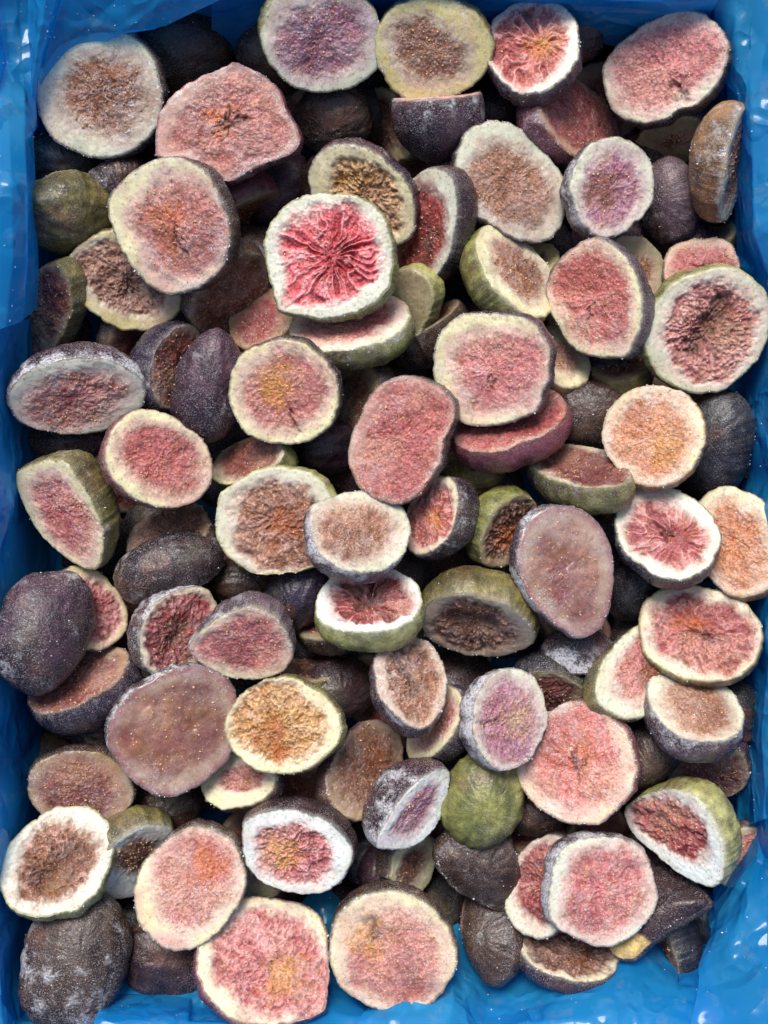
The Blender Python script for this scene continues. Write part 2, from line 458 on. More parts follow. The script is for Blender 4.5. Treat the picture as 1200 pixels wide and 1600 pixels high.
    if rim not in ('ice',): col = col * np.array([.96, .925, .90])
    if style == 'hide':                          # a piece lying with its skin side up
        col = mix(SA[None], SB[None], np.clip(.5 + .5 * lo + .4 * md, 0, 1))
        if end is not None:
            al = (u * math.cos(math.radians(end[0])) + w_ * math.sin(math.radians(end[0]))) / Rm
            col = mix(col, lin(end[2])[None] * (1 + .2 * hi[:, None]), ss(end[1] - .05, end[1] + .05, al + .08 * md))
    col = np.clip(col, 0.004, .9)
    if style == 'glaze': frost *= .5
    fa = frost * np.clip(.55 + .5 * lo + .4 * (rn > .85) + .0 * m, 0.0, 1.3)
    glz = np.full_like(u, 1.0 if style == 'glaze' else 0.35) * (1 if style == 'glaze' else (1 - m))
    W = org + u[:, None] * e1 + w_[:, None] * e2 + h[:, None] * n
    j = np.arange(NS); jn = (j + 1) % NS
    F = [(0, int(1 + q), int(1 + qn)) for q, qn in zip(j, jn)]
    k = np.arange(NR - 1)[:, None] * NS + 1
    q4 = np.stack([k + j, k + NS + j, k + NS + jn, k + jn], -1).reshape(-1, 4)
    F = F + q4.tolist()
    loc = tuple((org - n * D * .5) * S)
    root = empty('fig_half', loc, label, 'fig', group)
    ROOTLOC[root.name] = loc
    flesh = mesh('flesh', W, F, SKIN if style == 'hide' else FLESH, root, col, {'frost': fa, 'glaze': glz, 'pulp': m * (.4 if style == 'glaze' else 1)})
    # ---------------- skin, a dome behind the face
    NK = 18 if not lowres else 10
    ph = np.linspace(0, math.pi / 2, NK + 1)[:-1]
    if tilt > 100: NK2 = 30; ph = np.linspace(0, math.pi / 2, NK2 + 1)[:-1]
    cs = np.cos(ph) ** (.98 if tilt < 100 else .9)
    side = (1 + .95 * np.cos(th - math.radians(td) - math.pi)) if tilt < 46 else np.ones(NS)
    bul = 1 + bulge * 1.15 * np.sin(np.minimum(ph * 2.4, math.pi))[:, None] * side[None] * (.58 if tilt < 46 else 1)
    dp = np.sin(ph)
    NKK = len(ph)
    apx = rs.uniform(-.18, .18, 2)
    su = (cs[:, None] * bul * (R * np.cos(th))[None] + (dp ** 2)[:, None] * apx[0] * Rm * .6).ravel()
    sw = (cs[:, None] * bul * (R * np.sin(th))[None] + (dp ** 2)[:, None] * apx[1] * Rm * .6).ravel()
    sz = -2.6 * (1 - np.repeat(dp, NS)) - D * np.repeat(dp, NS)
    su = np.r_[su, apx[0] * Rm * .6]; sw = np.r_[sw, apx[1] * Rm * .6]; sz = np.r_[sz, -D]
    tpar = np.r_[np.repeat(dp, NS), 1]
    p3 = np.stack([su, sw, sz + sid * 17.3], -1)
    pst = p3 * np.array([.35, 1, 1])              # wrinkles run along the fruit
    axr = np.arctan2(sw, -sz - D * .1)
    ribs = .55 * np.sin(axr * 15 + 3 * fbm(p3, .02, sid + 90, 2)) * ss(-.2, .5, fbm(p3, .012, sid + 87, 2) + .3)
    lump = 2.8 * fbm(p3, .012, sid + 91, 2) + .8 * fbm(pst, .05, sid + 92, 3) + .5 * vn(p3, .2, sid + 93) + ribs
    crease = -.9 * ss(.55, .95, 1 - np.abs(fbm(p3 * np.array([.5, 1, 1]), .02, sid + 94, 2)) * 2)
    lump = (lump + crease) * ss(0, .22, tpar)
    dirv = np.stack([su / Rm, sw / Rm, np.minimum(sz / max(D, 1), 0)], -1)
    dirv /= np.linalg.norm(dirv, axis=1)[:, None] + 1e-6
    L = np.stack([su, sw, sz], -1) + dirv * lump[:, None]
    W2 = org + L[:, :1] * e1 + L[:, 1:2] * e2 + L[:, 2:] * n
    k = np.arange(NKK - 1)[:, None] * NS
    q4 = np.stack([k + j, k + jn, k + NS + jn, k + NS + j], -1).reshape(-1, 4).tolist()
    last = (NKK - 1) * NS
    q4 += [(int(last + q), int(last + qn), NKK * NS) for q, qn in zip(j, jn)]
    g = np.clip(.45 + .45 * fbm(p3, .012, sid + 95, 2) + .3 * fbm(pst, .06, sid + 96, 2) + .25 * su / Rm, 0, 1)
    sc_ = mix(SA[None], SB[None], g)
    sc_ = sc_ * (1 + .45 * fbm(p3, .035, sid + 88, 3))[:, None]
    sc_ = mix(sc_, lin((98, 62, 44))[None], .45 * ss(.1, .7, fbm(p3, .02, sid + 89, 3)))
    sc_ = mix(sc_, lin((84, 80, 54))[None], .35 * ss(.1, .8, fbm(p3, .015, sid + 86, 3)))
    flecks = ss(.35, .6, fbm(p3, .11, sid + 97, 2)) * .35
    sc_ = mix(sc_, SB[None] * 1.25, flecks)
    edge_c = mix(RC[None] * .6, SB[None], .55)
    sc_ = mix(sc_, edge_c, (1 - ss(.0, .09, tpar)) * .6)
    sf = sfrost if sfrost is not None else .62
    fs = sf * np.clip(.75 + .6 * fbm(p3, .015, sid + 98, 2) + .5 * (1 - ss(0, .3, tpar)), 0, 1.4)
    sk = mesh('skin', W2, q4, SKIN, root, np.clip(sc_, .003, .9), {'frost': fs})
    if lowres: return root
    # ---------------- seeds in the pulp, frost on rim and skin
    if tilt < 75 and style != 'hide':
        cand = np.nonzero((m > .6) & (rn > .05))[0]
        ns = int({'grain': .013, 'fil': .004, 'torn': .006, 'glaze': .012}[style] * Rm * Rm)
        ns = min(ns, 110)
        if len(cand) and ns:
            pick = rs.choice(cand, ns, p=(rn[cand] / rn[cand].sum()))
            crystals('seeds', W[pick] + (rs.uniform(-1.5, 1.5, (ns, 1)) * e1) + rs.uniform(-1.5, 1.5, (ns, 1)) * e2,
                     np.repeat(n[None], ns, 0), rs.uniform(1.1, 2.1, ns), rs, flesh, SEED)
    nf = int(.8 * Rm * (.5 + frost))
    cand = np.nonzero(rn > .93)[0]; pick = rs.choice(cand, nf)
    pick = pick[fbm(p[pick], .03, sid + 121, 2) > -.25]; nf = len(pick)
    pts = W[pick] + rs.uniform(-1.2, 1.2, (nf, 3))
    c2 = np.nonzero(rn < .93)[0]; n2 = int(nf * .4); p2 = rs.choice(c2, n2, p=(rn[c2] + .02) / (rn[c2] + .02).sum())
    p2 = p2[fbm(p[p2], .03, sid + 122, 2) > .05]
    if tilt < 100:
        pts = np.concatenate([pts, W[p2]])
    vis = np.nonzero(((W2 - org) @ v < 1e9) & (tpar < .98))[0]
    n3 = int(.4 * Rm * (.4 + sf)); p3i = rs.choice(vis, n3)
    cl = fbm(p3[p3i], .03, sid + 99, 2) > .1
    pts = np.concatenate([pts, W2[p3i[cl]]])
    nn = len(pts)
    crystals('frost', pts, np.repeat(v[None], nn, 0), rs.uniform(.3, 1.0, nn) ** 2 * 1.5 + .3, rs, sk, ICE)
    return root
# ------------------------------------------------------------------ the catalogue of figs in view
# x, y, a, b, rot, tilt, tilt direction, z, depth, rim, pulp, centre, style, skin, label
F_ = fig
# --- top rows
F_(157,148,98,98,0,9,160,-12,62,'green','brown','brown','grain','black','large round fig half with pale green tip, brown centre, in the top left corner',pr=.62,tips=[(172,.06)],off=(.05,-.05),frost=1.0,blush=.5)
F_(355,192,100,80,0,8,120,-8,55,'pink','pink','orange','grain','wine','pink frosted fig half with flat cut-off end, right of the top left round one',pr=.86,poly=[(243,225),(250,175),(290,132),(352,104),(366,97),(402,112),(432,135),(446,170),(467,207),(462,235),(415,256),(362,282),(335,274),(285,250),(247,246)],frost=.9,blush=.9)
F_(503,60,95,84,-5,6,300,18,60,'green','lilac','none','grain','green','pale rimmed fig half with lilac pink pulp, at the top edge left of centre',pr=.72,frost=.8,off=(.0,.08))
F_(674,77,90,82,10,6,270,6,55,'yellow','brown','brown','grain','olive','fig half with dull tan pulp and yellowish rim, at top edge centre',pr=.60,frost=.7,blush=.2)
F_(832,70,76,72,60,27,100,14,70,'white','salmon','gold','fil','plum','fig half with bright coral pulp and dark purple base at the top edge',pr=.78,tips=[(30,.05)],frost=.4,blush=0)
F_(1040,105,106,76,36,13,130,-12,62,'green','rose','none','grain','black','oval fig half with dusky red pulp and notch, in the top right corner',pr=.80,dents=[(285,.10,12)],frost=.5,sfrost=.4,crack=[(-55,.3,.75,.05,6)])
F_(683,198,69,62,0,84,94,-45,82,'pink','pink','none','grain','plum','fig half on edge showing frosted dark purple skin, under the tan-pulped top edge half',sfrost=1.0,bulge=.12)
F_(292,88,68,64,0,165,80,-85,60,'grey','brown','none','grain','brown','dark brown skinned fig, cut side down, behind the pink flat-ended half',sfrost=.6)
F_(428,95,56,60,0,160,80,-80,55,'grey','brown','none','grain','brown','dull brown fig skin peeping out left of the lilac pulp half',sfrost=.5)
F_(520,188,58,52,20,150,60,-70,50,'grey','brown','none','grain','brown','glossy brown skinned fig below the lilac pulp half at the top edge',sfrost=.4)
F_(602,195,62,40,-65,62,190,-95,45,'yellow','brown','none','grain','olive','shadowed yellow green fig between brown skinned fig and edge-on purple half',sfrost=.3,frost=.3)
F_(905,185,74,50,-50,62,30,-55,62,'tan','red','none','grain','wine','reddish brown frosted fig wedge between two halves near the top right',pr=.9,sfrost=.7)
F_(898,48,46,46,0,150,30,-62,50,'grey','brown','none','grain','black','black fig skin showing behind the coral pulp half at top',sfrost=.5)
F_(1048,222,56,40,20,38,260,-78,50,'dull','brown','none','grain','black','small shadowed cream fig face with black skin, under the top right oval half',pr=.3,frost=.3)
F_(1117,252,88,62,92,74,-8,-28,60,'green','brown','none','grain','tan','amber brown fig half standing on edge against the right side of the bag',sfrost=1.1,bulge=.1)
F_(957,290,79,66,80,18,20,8,70,'green','lilac','brown','grain','grey','round fig half with greyish lilac pulp and frosted grey skin, upper right',pr=.72,frost=.7,sfrost=1.2,blush=.1)
F_(797,282,104,74,-52,13,30,-18,60,'green','brown','none','grain','plum','large oval fig half with brown pulp and greenish rim, upper right of centre',pr=.70,frost=.6,blush=.2,off=(.0,-.1))
F_(1042,315,46,62,10,160,0,-70,50,'grey','brown','none','grain','grey','slate grey frosted fig skin right of the lilac pulp half',sfrost=.9)
F_(1100,352,52,34,0,60,80,-110,40,'dull','brown','none','grain','olive','olive fig deep in shadow under the amber brown edge-on half',sfrost=.3,frost=.3)
F_(268,352,105,88,-72,20,185,14,78,'cream','pink','orange','grain','black','big fig half with pale tip, pink frosted pulp and black skin on its right',pr=.72,tips=[(160,.10,20)],off=(.12,-.08),frost=.8,blush=.8,sfrost=.7,crack=[(-70,.0,.55,.05,5)])
F_(567,306,100,64,-42,16,230,-14,60,'cream','gold','brown','torn','plum','fig half with golden brown torn pulp, tucked behind the brightest red half',pr=.68,frost=.4,cpos=(.1,.05))
F_(515,398,101,98,0,6,140,34,66,'white','hero','red','fil','green','brightest fig half, vivid pink red strands in thick white rim, upper centre',pr=.715,tips=[(228,.17,15)],frost=.25,blush=0,off=(.0,.07),cpos=(.05,-.12))
F_(664,358,98,46,78,38,185,-28,66,'white','deep','dark','grain','black','fig half leaning left with dark crimson pulp and long white rim, upper centre',pr=.72,frost=.3,off=(-.15,0),sfrost=.5,blush=.1)
F_(697,285,42,40,-60,120,40,-85,46,'grey','brown','none','grain','plum','dark purple fig skin behind the leaning crimson pulp half',sfrost=.8)
F_(808,424,86,44,-52,44,40,-18,66,'cream','brown','none','grain','lime','yellow green skinned fig half leaning to the right beside the coral pulp half',pr=.62,frost=.6,off=(.1,0),sfrost=.4)
F_(930,467,92,72,-72,19,185,4,74,'cream','salmon','none','grain','grey','fig half with even coral pink pulp and grey skin on its right, centre right',pr=.78,frost=.5,off=(-.1,0),blush=0,crack=[(-115,.05,.45,.03,4)])
F_(998,425,64,44,-60,30,30,-55,50,'dull','tan' if False else 'brown','none','grain','olive','pale olive fig face behind the coral pink pulp half on the right',pr=.4,frost=.4)
F_(1097,418,60,48,0,22,90,-45,45,'tan','red','brown','grain','plum','reddish brown fig face half hidden above the big green rimmed half',pr=.82,frost=.5)
F_(1106,516,106,90,42,11,330,10,64,'green','pink','brown','torn','lime','large green rimmed fig half with brown cavity at the right edge',pr=.74,off=(.12,.0),frost=.3,blush=.2,crack=[(60,-.5,.6,.16,14)],cpos=(.05,0))
F_(117,342,72,66,-20,140,120,-50,62,'cream','brown','none','grain','olive','olive brown fig skin with pale tip at left edge, below the top left round half',sfrost=.4,tips=[(200,.2)])
F_(200,438,94,74,-20,5,220,-52,55,'yellow','brown','dark','torn','olive','fig half with dry brown pulp and yellow rim, overlapped by the big pink one',pr=.72,frost=.6,crack=[(-80,-.1,.3,.07,7)],cpos=(.1,-.1))
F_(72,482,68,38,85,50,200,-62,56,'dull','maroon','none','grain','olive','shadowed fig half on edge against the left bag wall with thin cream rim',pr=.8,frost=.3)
F_(358,462,74,50,50,40,300,-62,56,'tan','dark','brown','grain','brown','crumpled translucent brown fig piece between the big pink half and the brightest one',pr=.9,frost=.8,sfrost=.6)
F_(370,310,62,54,0,70,300,-100,50,'grey','maroon','none','grain','wine','deep red fig in the shadow right of the big pink half',sfrost=.2,frost=.2)
F_(408,496,56,42,35,40,130,-72,44,'tan','red','none','grain','tan','small reddish fig face with tan edge under the brightest half',pr=.72,frost=.4)
F_(548,500,95,46,10,44,100,-24,62,'white','rose','none','grain','mixed','fig half with pink pulp lying directly under the brightest one',pr=.74,off=(0,.1),frost=.4,sfrost=.9,blush=.1)
F_(622,490,72,46,65,30,200,-58,54,'dull','brown','none','grain','lime','pale green fig face behind the pink half under the brightest one',pr=.2,frost=.4)
F_(672,532,72,36,40,70,120,-85,56,'dull','dark','none','grain','brown','dark brown fig wedge left of the round red half at centre',sfrost=.3,frost=.2)
F_(767,576,92,90,0,9,200,12,66,'cream','rose','none','grain','plum','round fig half with evenly rosy pulp and broad cream rim, centre right',pr=.70,dents=[(-25,.05,8)],off=(.05,.0),frost=.5,blush=.5,crack=[(-100,.1,.3,.05,5)])
F_(878,558,54,38,-50,35,60,-62,50,'cream','brown','none','grain','tan','cream fig face with tan skin behind the round rosy half',pr=.35,frost=.4)
# --- second band
F_(122,620,106,60,4,26,268,-8,76,'white','pink','none','grain','plum','fig half at the left edge with purple frosted skin above its pale pink face',pr=.70,tips=[(180,.06,20)],frost=.9,sfrost=1.3,blush=.4,crack=[])
F_(278,572,70,38,72,42,355,-52,60,'grey','maroon','none','grain','blue','shadowed fig half with dark red face and blue purple skin, beside the purple egg-shaped one',pr=.86,frost=.4)
F_(326,612,82,54,80,170,90,-34,58,'grey','brown','none','grain','plum',tips=[(0,.14,22)],label='egg-shaped dark purple fig, cut side down, left of the cream rimmed half',sfrost=.75)
F_(443,614,87,82,-20,9,220,14,64,'cream','pink','gold','grain','black','round fig half with broad cream rim and crumbly pinkish tan pulp, left of centre',pr=.72,frost=.25,blush=0,crack=[(-75,.35,.85,.035,8)],tips=[(140,.04)])
F_(248,718,88,72,-30,8,20,4,58,'cream','red','none','grain','wine','fig half with smooth red pulp, cream rim and small brown notch, left side',pr=.72,dents=[(48,.08,11)],frost=.3,off=(0,-.08),blush=.1)
F_(626,685,102,74,66,8,180,2,58,'pink','red','none','grain','brown','kidney shaped fig half with dark rose pulp, centre of the heap',pr=.86,dents=[(0,.10,20)],frost=.5,blush=.4)
F_(795,655,92,42,18,50,105,-26,66,'tan','red','none','grain','wine','crescent of red pulp over purple skin under the round rosy half',pr=.88,frost=.5,sfrost=.5)
F_(920,650,70,52,0,160,90,-70,50,'grey','brown','none','grain','brown','matt brown fig skin left of the orange pulp round half',sfrost=.7)
F_(1022,680,82,80,0,7,130,14,60,'cream','orange','gold','grain','tan','round frosty fig half with orange pink pulp, right side',pr=.76,frost=.9,blush=.5,off=(.0,-.02))
F_(1112,695,84,54,75,150,20,-45,60,'grey','brown','none','grain','navy','blue black fig skin behind the orange pulp round half',sfrost=.5)
F_(385,716,62,30,25,55,140,-48,56,'cream','maroon','none','grain','green','side-lying fig half, dark red face and olive green skin, below the cream rimmed round one',pr=.86,frost=.4,sfrost=.4)
F_(110,690,60,36,0,160,90,-90,44,'grey','brown','none','grain','black','black fig skin in the shadow under the left edge purple frosted half',sfrost=.6)
F_(97,800,90,50,0,34,215,-8,80,'cream','rose','none','grain','olive','fig half with slanting white ridge and olive skin, left edge middle height',pr=.70,poly=[(27,738),(62,722),(100,722),(130,762),(152,805),(161,840),(154,885),(128,888),(80,855),(48,815),(28,770)],frost=.7,blush=.2)
F_(432,814,95,84,12,8,200,-8,60,'green','brown','orange','torn','lime','broad fig half with brown red pulp and pale rim, left of small tipped one',pr=.76,tips=[(155,.06,12)],frost=.4,off=(.05,-.1),cpos=(.15,.15),blush=.1)
F_(566,830,78,64,-5,26,55,18,62,'green','brown','none','grain','grey','fig half with pointed left tip, greyish pulp and frosted underside, centre',pr=.68,tips=[(155,.16,16)],frost=.8,sfrost=1.4,blush=.1)
F_(672,806,66,38,68,40,165,-26,66,'cream','salmon','gold','torn','plum','small fig half with coral and cream pulp and plum skin, below the kidney one',pr=.8,frost=.6,sfrost=.9)
F_(735,742,52,40,0,150,60,-90,44,'grey','brown','none','grain','olive','olive fig deep between the kidney one and the crescent',sfrost=.3)
F_(798,830,62,38,60,48,330,-42,62,'dull','dark','orange','torn','green','green skinned fig half turned right with brown pulp, left of the glazed purple one',pr=.78,frost=.3,sfrost=.3)
F_(905,726,80,32,-10,58,98,-22,62,'cream','maroon','none','grain','mixed','side-lying fig half, dark red top, cream green purple skin, centre right',pr=.88,tips=[(172,.08)],frost=.4,sfrost=.6)
F_(886,893,74,100,0,15,355,18,62,'grey','mauve','none','glaze','grey','large ice-glazed fig half with purple brown face and straight right side, centre right',pr=.80,poly=[(868,790),(912,797),(944,828),(958,872),(958,925),(944,975),(910,997),(878,985),(848,960),(822,925),(808,880),(815,835),(838,803)],frost=.9,sfrost=1.2)
F_(1043,831,86,68,-30,19,80,8,64,'green','rose','red','fil','blue','fig half with pale green rim and pink radial pulp over dark skin, right side',pr=.70,frost=.5,off=(0,-.04),sfrost=.8,blush=0)
F_(1152,846,90,70,-60,10,150,-4,56,'cream','orange','none','grain','tan','fig half with orange pulp and creamy top cut by the right picture edge',pr=.74,frost=.7,off=(.05,-.2),blush=.4)
F_(262,832,70,38,25,40,120,-70,44,'tan','dark','none','grain','brown','torn brown fig face in shadow, left of the broad brown and red half',pr=.9,frost=.6)
F_(262,878,84,48,20,125,290,-50,60,'grey','brown','none','grain','black','blackish brown fig with frosted wrinkled skin below the torn brown face',sfrost=1.0)
F_(68,986,90,72,62,168,200,8,70,'grey','brown','none','grain','plum',tips=[(0,.10,20)],label='large black fig, cut side down, speckled with white frost, at the left edge',sfrost=1.0)
F_(138,950,70,54,-55,14,30,-36,55,'yellow','red','none','torn','plum','red pulped fig half peeping out behind the large black one',pr=.78,frost=.5)
F_(124,1062,88,34,28,54,125,-26,74,'tan','maroon','none','grain','blue','side-lying fig with brown cut top and blue black skin, below the large black one',pr=.86,frost=.5,sfrost=.7)
F_(280,988,76,56,58,24,345,-14,66,'cream','deep','brown','torn','grey','fig half with dark crimson torn pulp and frosted skin on its left, left side',pr=.80,frost=.6,sfrost=1.3,off=(.05,0),crack=[(60,-.4,.4,.10,6)])
F_(380,1006,82,56,0,28,255,8,72,'cream','rose','none','grain','grey','fig half with bright pink D-shaped face under a grey frosted skin, left of centre',pr=.80,poly=[(294,1012),(325,978),(362,955),(400,950),(432,966),(452,995),(458,1025),(440,1052),(405,1063),(360,1060),(318,1040)],frost=.5,sfrost=1.2,blush=0)
F_(465,935,56,44,60,150,90,-60,52,'grey','brown','none','grain','blue','dark blue purple fig skin below the broad brown and red half',sfrost=.4)
F_(380,905,52,34,0,150,270,-90,40,'grey','brown','none','grain','brown','brown fig skin deep in the gap above the D-shaped pink face',sfrost=.2)
F_(577,938,82,50,4,34,95,-4,66,'ice','deep','red','fil','lime','small fig half with deep red hollow, thick white rim and green base, centre',pr=.70,frost=.5,off=(0,.12),crack=[(0,-.3,.3,.2,8)],sfrost=.8,blush=0)
F_(742,978,86,48,-8,44,262,-18,74,'grey','dark','brown','torn','olive','olive skinned fig half with torn brown hollow and pointed right tip, centre',pr=.74,tips=[(-18,.12,12)],frost=.4,sfrost=.35,crack=[(0,-.5,.4,.25,12)])
F_(272,1143,104,102,0,9,310,6,56,'glaze' if False else 'tan','glaze','none','glaze','grey','largest fig half, smooth ice-glazed brown purple face, lower left of centre',pr=.86,poly=[(168,1158),(178,1115),(220,1072),(290,1041),(345,1050),(370,1085),(378,1130),(362,1180),(320,1222),(268,1246),(222,1232),(186,1196)],frost=.9,sfrost=1.2)
F_(440,1135,89,75,0,7,200,24,56,'cream','gold','orange','torn','olive','oval fig half with golden yellow crumbly pulp and cream rim, lower centre left',pr=.78,frost=.4,blush=.1,off=(0,.02))
F_(642,1060,75,56,-68,22,60,0,64,'grey','brown','brown','torn','plum','fig half with brown cavity and icy left rim, below the small red hollow one',pr=.72,frost=.7,off=(.12,-.05),sfrost=.9,crack=[(100,-.4,.3,.10,9)])
F_(678,1130,64,34,58,46,165,-32,62,'cream','pink','none','grain','blue','narrow pink and cream fig face with blue purple skin, left of the lilac frosted one',pr=.66,frost=.4)
F_(797,1122,78,58,85,24,0,20,68,'green','lilac','tan','grain','grey','fig half with purple lilac pulp, thick white frost on left skin, lower right',pr=.80,frost=.8,sfrost=1.8,crack=[(190,.2,.8,.06,5)],blush=.1)
F_(856,1082,58,30,-5,50,268,-46,62,'dull','maroon','none','grain','navy','black skinned fig with dim brown face behind the lilac frosted half',pr=.8,frost=.3)
F_(905,1015,58,44,40,100,270,-62,54,'grey','brown','none','grain','grey','icy greyish fig piece under the large glazed purple half',sfrost=1.6)
F_(902,1195,93,90,-40,7,200,6,60,'cream','salmon','orange','grain','wine','round fig half with frosty orange red pulp and pinkish right edge, lower right',pr=.80,frost=.8,blush=.4,off=(.02,.04))
F_(996,1050,80,54,58,26,20,-16,62,'green','rose','brown','grain','olive','upright fig half with pale rim and dull rose pulp, right of the icy piece',pr=.66,frost=.5,off=(.12,0),blush=.1)
F_(1094,990,96,74,-14,8,100,-8,58,'cream','red','orange','torn','olive','fig half with reddish brown radiating pulp and cream rim, right side middle',pr=.78,frost=.3,blush=.1,crack=[(-20,-.2,.3,.08,5)])
F_(1086,1100,82,54,-26,38,72,12,70,'green','brown','none','grain','grey','oval fig half with brown pulp on frosted purple grey body, lower right edge',pr=.72,frost=.5,sfrost=1.1,blush=.0)
F_(1140,1120,54,34,75,150,0,-50,50,'grey','brown','none','grain','navy','black fig skin against the right bag wall behind the oval brown pulp half',sfrost=.4)
F_(985,928,48,36,60,150,60,-80,44,'grey','brown','none','grain','navy','dark slate fig skin right of the large glazed purple half',sfrost=.4)
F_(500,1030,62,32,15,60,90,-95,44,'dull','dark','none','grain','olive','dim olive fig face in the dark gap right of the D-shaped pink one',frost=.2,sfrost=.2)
F_(530,1080,62,46,0,150,120,-80,50,'grey','brown','none','grain','black','black fig skin in the dark gap right of the golden pulp one',sfrost=.3)
F_(572,1206,80,56,66,24,10,-38,60,'tan','dark','brown','grain','plum','shadowed upright fig half with brown pulp behind the purple teardrop one',pr=.82,frost=.4)
F_(648,1265,72,36,48,38,318,12,74,'ice','lilac','none','grain','plum','teardrop fig half, purple skin with white lilac face, lower centre',pr=.52,poly=[(588,1322),(604,1285),(630,1245),(664,1214),(701,1203),(700,1245),(682,1292),(650,1322),(615,1330)],frost=.9,sfrost=1.1)
F_(752,1252,70,62,70,166,90,-18,56,'grey','brown','none','grain','green',tips=[(0,.16,18)],label='round yellow green fig, cut side down, beside the purple teardrop one',sfrost=.55)
# --- lower band
F_(126,1234,86,60,-5,18,260,-24,60,'tan','maroon','none','grain','brown','fig half with dim reddish brown face at left, above the green rimmed torn one',pr=.78,frost=.6,blush=.6)
F_(88,1348,100,76,42,9,120,12,60,'white','brown','tan','torn','lime','fig half with torn brown pink hollow and pale green rim, left edge low',pr=.66,frost=.3,blush=.1,crack=[(45,-.55,.55,.22,11)],off=(.05,0))
F_(212,1348,72,44,42,44,300,-38,66,'ice','dark','none','grain','olive','olive skinned fig half with white lower face, between two lower left halves',pr=.45,frost=.4,off=(-.0,.25))
F_(296,1388,101,80,56,9,240,8,60,'cream','pink','orange','grain','brown','oval fig half with peach pink pulp fading to cream below, lower left',pr=.74,frost=.6,blush=.8,off=(.05,.12))
F_(372,1218,62,44,15,24,150,-26,56,'cream','pink','brown','torn','black','cream fig face with small pinkish centre, below the largest glazed half',pr=.55,frost=.4,off=(.1,.2))
F_(466,1222,42,34,0,30,270,-72,40,'dull','maroon','none','grain','wine','dim pinkish fig below the golden pulp one, deep in a gap',frost=.2,pr=.9)
F_(463,1332,85,64,-16,24,255,14,68,'ice','rose','gold','torn','black','oval fig half with thick white rim, small pink and yellow centre, lower left of centre',pr=.64,frost=.3,blush=0,cpos=(-.3,-.05),off=(.0,.0),sfrost=.5)
F_(405,1372,42,36,0,60,250,-50,44,'cream','brown','none','grain','lime','pale green tip of a fig below the thick white rimmed oval',pr=.2,frost=.2)
F_(116,1500,100,78,80,170,90,-8,66,'grey','brown','none','grain','brown',tips=[(180,.14,20)],label='large brownish grey frosted fig, cut side down, bottom left corner',sfrost=1.2)
F_(265,1498,70,60,0,165,90,-52,52,'grey','brown','none','grain','black','dark fig skin below the peach pink oval half',sfrost=.55)
F_(413,1501,105,103,0,8,60,10,62,'cream','rose','gold','torn','wine','very large fig half, pink left and yellow right, at the bottom edge',pr=.76,tips=[(-40,.10,12)],frost=.6,blush=.8,off=(.05,-.08),cpos=(.3,-.1))
F_(613,1488,101,92,-25,14,262,10,66,'cream','pink','gold','grain','brown','very large fig half with cream shoulders and yellow torn patch, bottom centre',pr=.78,frost=.7,blush=.5,cpos=(-.45,.35),off=(-.05,-.05),crack=[(135,.3,.7,.1,6)])
F_(648,1350,50,34,70,45,340,-62,48,'cream','dark','none','grain','brown','small shadowed fig with cream streak above the very large bottom centre half',pr=.5,frost=.3)
F_(745,1355,66,62,0,18,300,-34,40,'tan','brown','none','hide','brown','flat dark fig skin below the round yellow green fig',poly=[(682,1345),(700,1308),(745,1290),(790,1303),(812,1350),(806,1400),(790,1426),(745,1410),(705,1385)],frost=.7,sfrost=.6)
F_(832,1270,48,36,0,150,90,-68,44,'grey','brown','none','grain','brown','dark brown fig below left of the frosty orange red half',sfrost=.5)
F_(755,1465,40,66,0,30,180,-48,44,'pink','brown','none','hide','brown','narrow dark fig with pinkish ridge right of the very large bottom centre half',poly=[(722,1450),(726,1405),(757,1392),(788,1420),(802,1475),(792,1520),(765,1540),(744,1520),(730,1485)],frost=.6,sfrost=.5,end=(180,.55,(150,104,92)))
F_(850,1385,82,58,70,16,190,-14,56,'green','deep','none','torn','grey','red pulped fig half hidden behind the frosted pink square-shouldered one',pr=.74,frost=.5)
F_(942,1392,86,84,-30,17,310,24,72,'white','rose','none','grain','grey','fig half with lilac pink squarish face and grey frosted skin, lower right',pr=.76,poly=[(860,1440),(858,1390),(872,1335),(905,1312),(960,1308),(1005,1325),(1022,1368),(1028,1412),(1000,1455),(955,1480),(905,1470)],frost=.7,sfrost=1.3,blush=0)
F_(892,1484,80,46,-12,32,75,-28,58,'cream','dark','brown','torn','plum','fig half with dark brown pulp and speckled skin, under the squarish pink face',pr=.72,frost=.6,sfrost=.8)
F_(1030,1425,78,55,32,22,130,-14,34,'tan','brown','none','hide','black','black fig wedge with cream yellow end, right of the squarish pink face',poly=[(948,1445),(990,1385),(1030,1353),(1072,1372),(1107,1408),(1062,1440),(1012,1476),(986,1497),(958,1490)],frost=.8,sfrost=.8,end=(225,.72,(206,176,110)))
F_(1062,1472,56,40,60,70,200,-68,50,'dull','dark','none','grain','navy','dark fig with dull cream side under the black wedge',sfrost=.4,frost=.3)
F_(1055,1310,80,60,0,32,220,8,80,'ice','deep','none','torn','lime','green skinned fig half with deep red hollow and white lower rim, lower right',pr=.64,poly=[(976,1262),(1010,1242),(1055,1234),(1095,1252),(1120,1290),(1134,1335),(1122,1384),(1085,1380),(1040,1350),(1000,1315),(980,1288)],frost=.4,off=(-.1,.12),sfrost=.4,blush=0)
F_(1168,1342,58,46,30,24,300,-42,48,'yellow','red','brown','grain','black','dim reddish fig face against the bag, right of the green skinned red hollow one',pr=.75,frost=.5)
F_(1010,1190,62,42,40,130,120,-50,52,'grey','brown','none','grain','black','black fig wedge right of the frosty orange red half',sfrost=.6)
F_(1108,1212,66,42,15,40,260,-60,50,'dull','maroon','none','grain','plum','dim brownish fig face below the oval brown pulp half on frosted body',pr=.8,frost=.5)
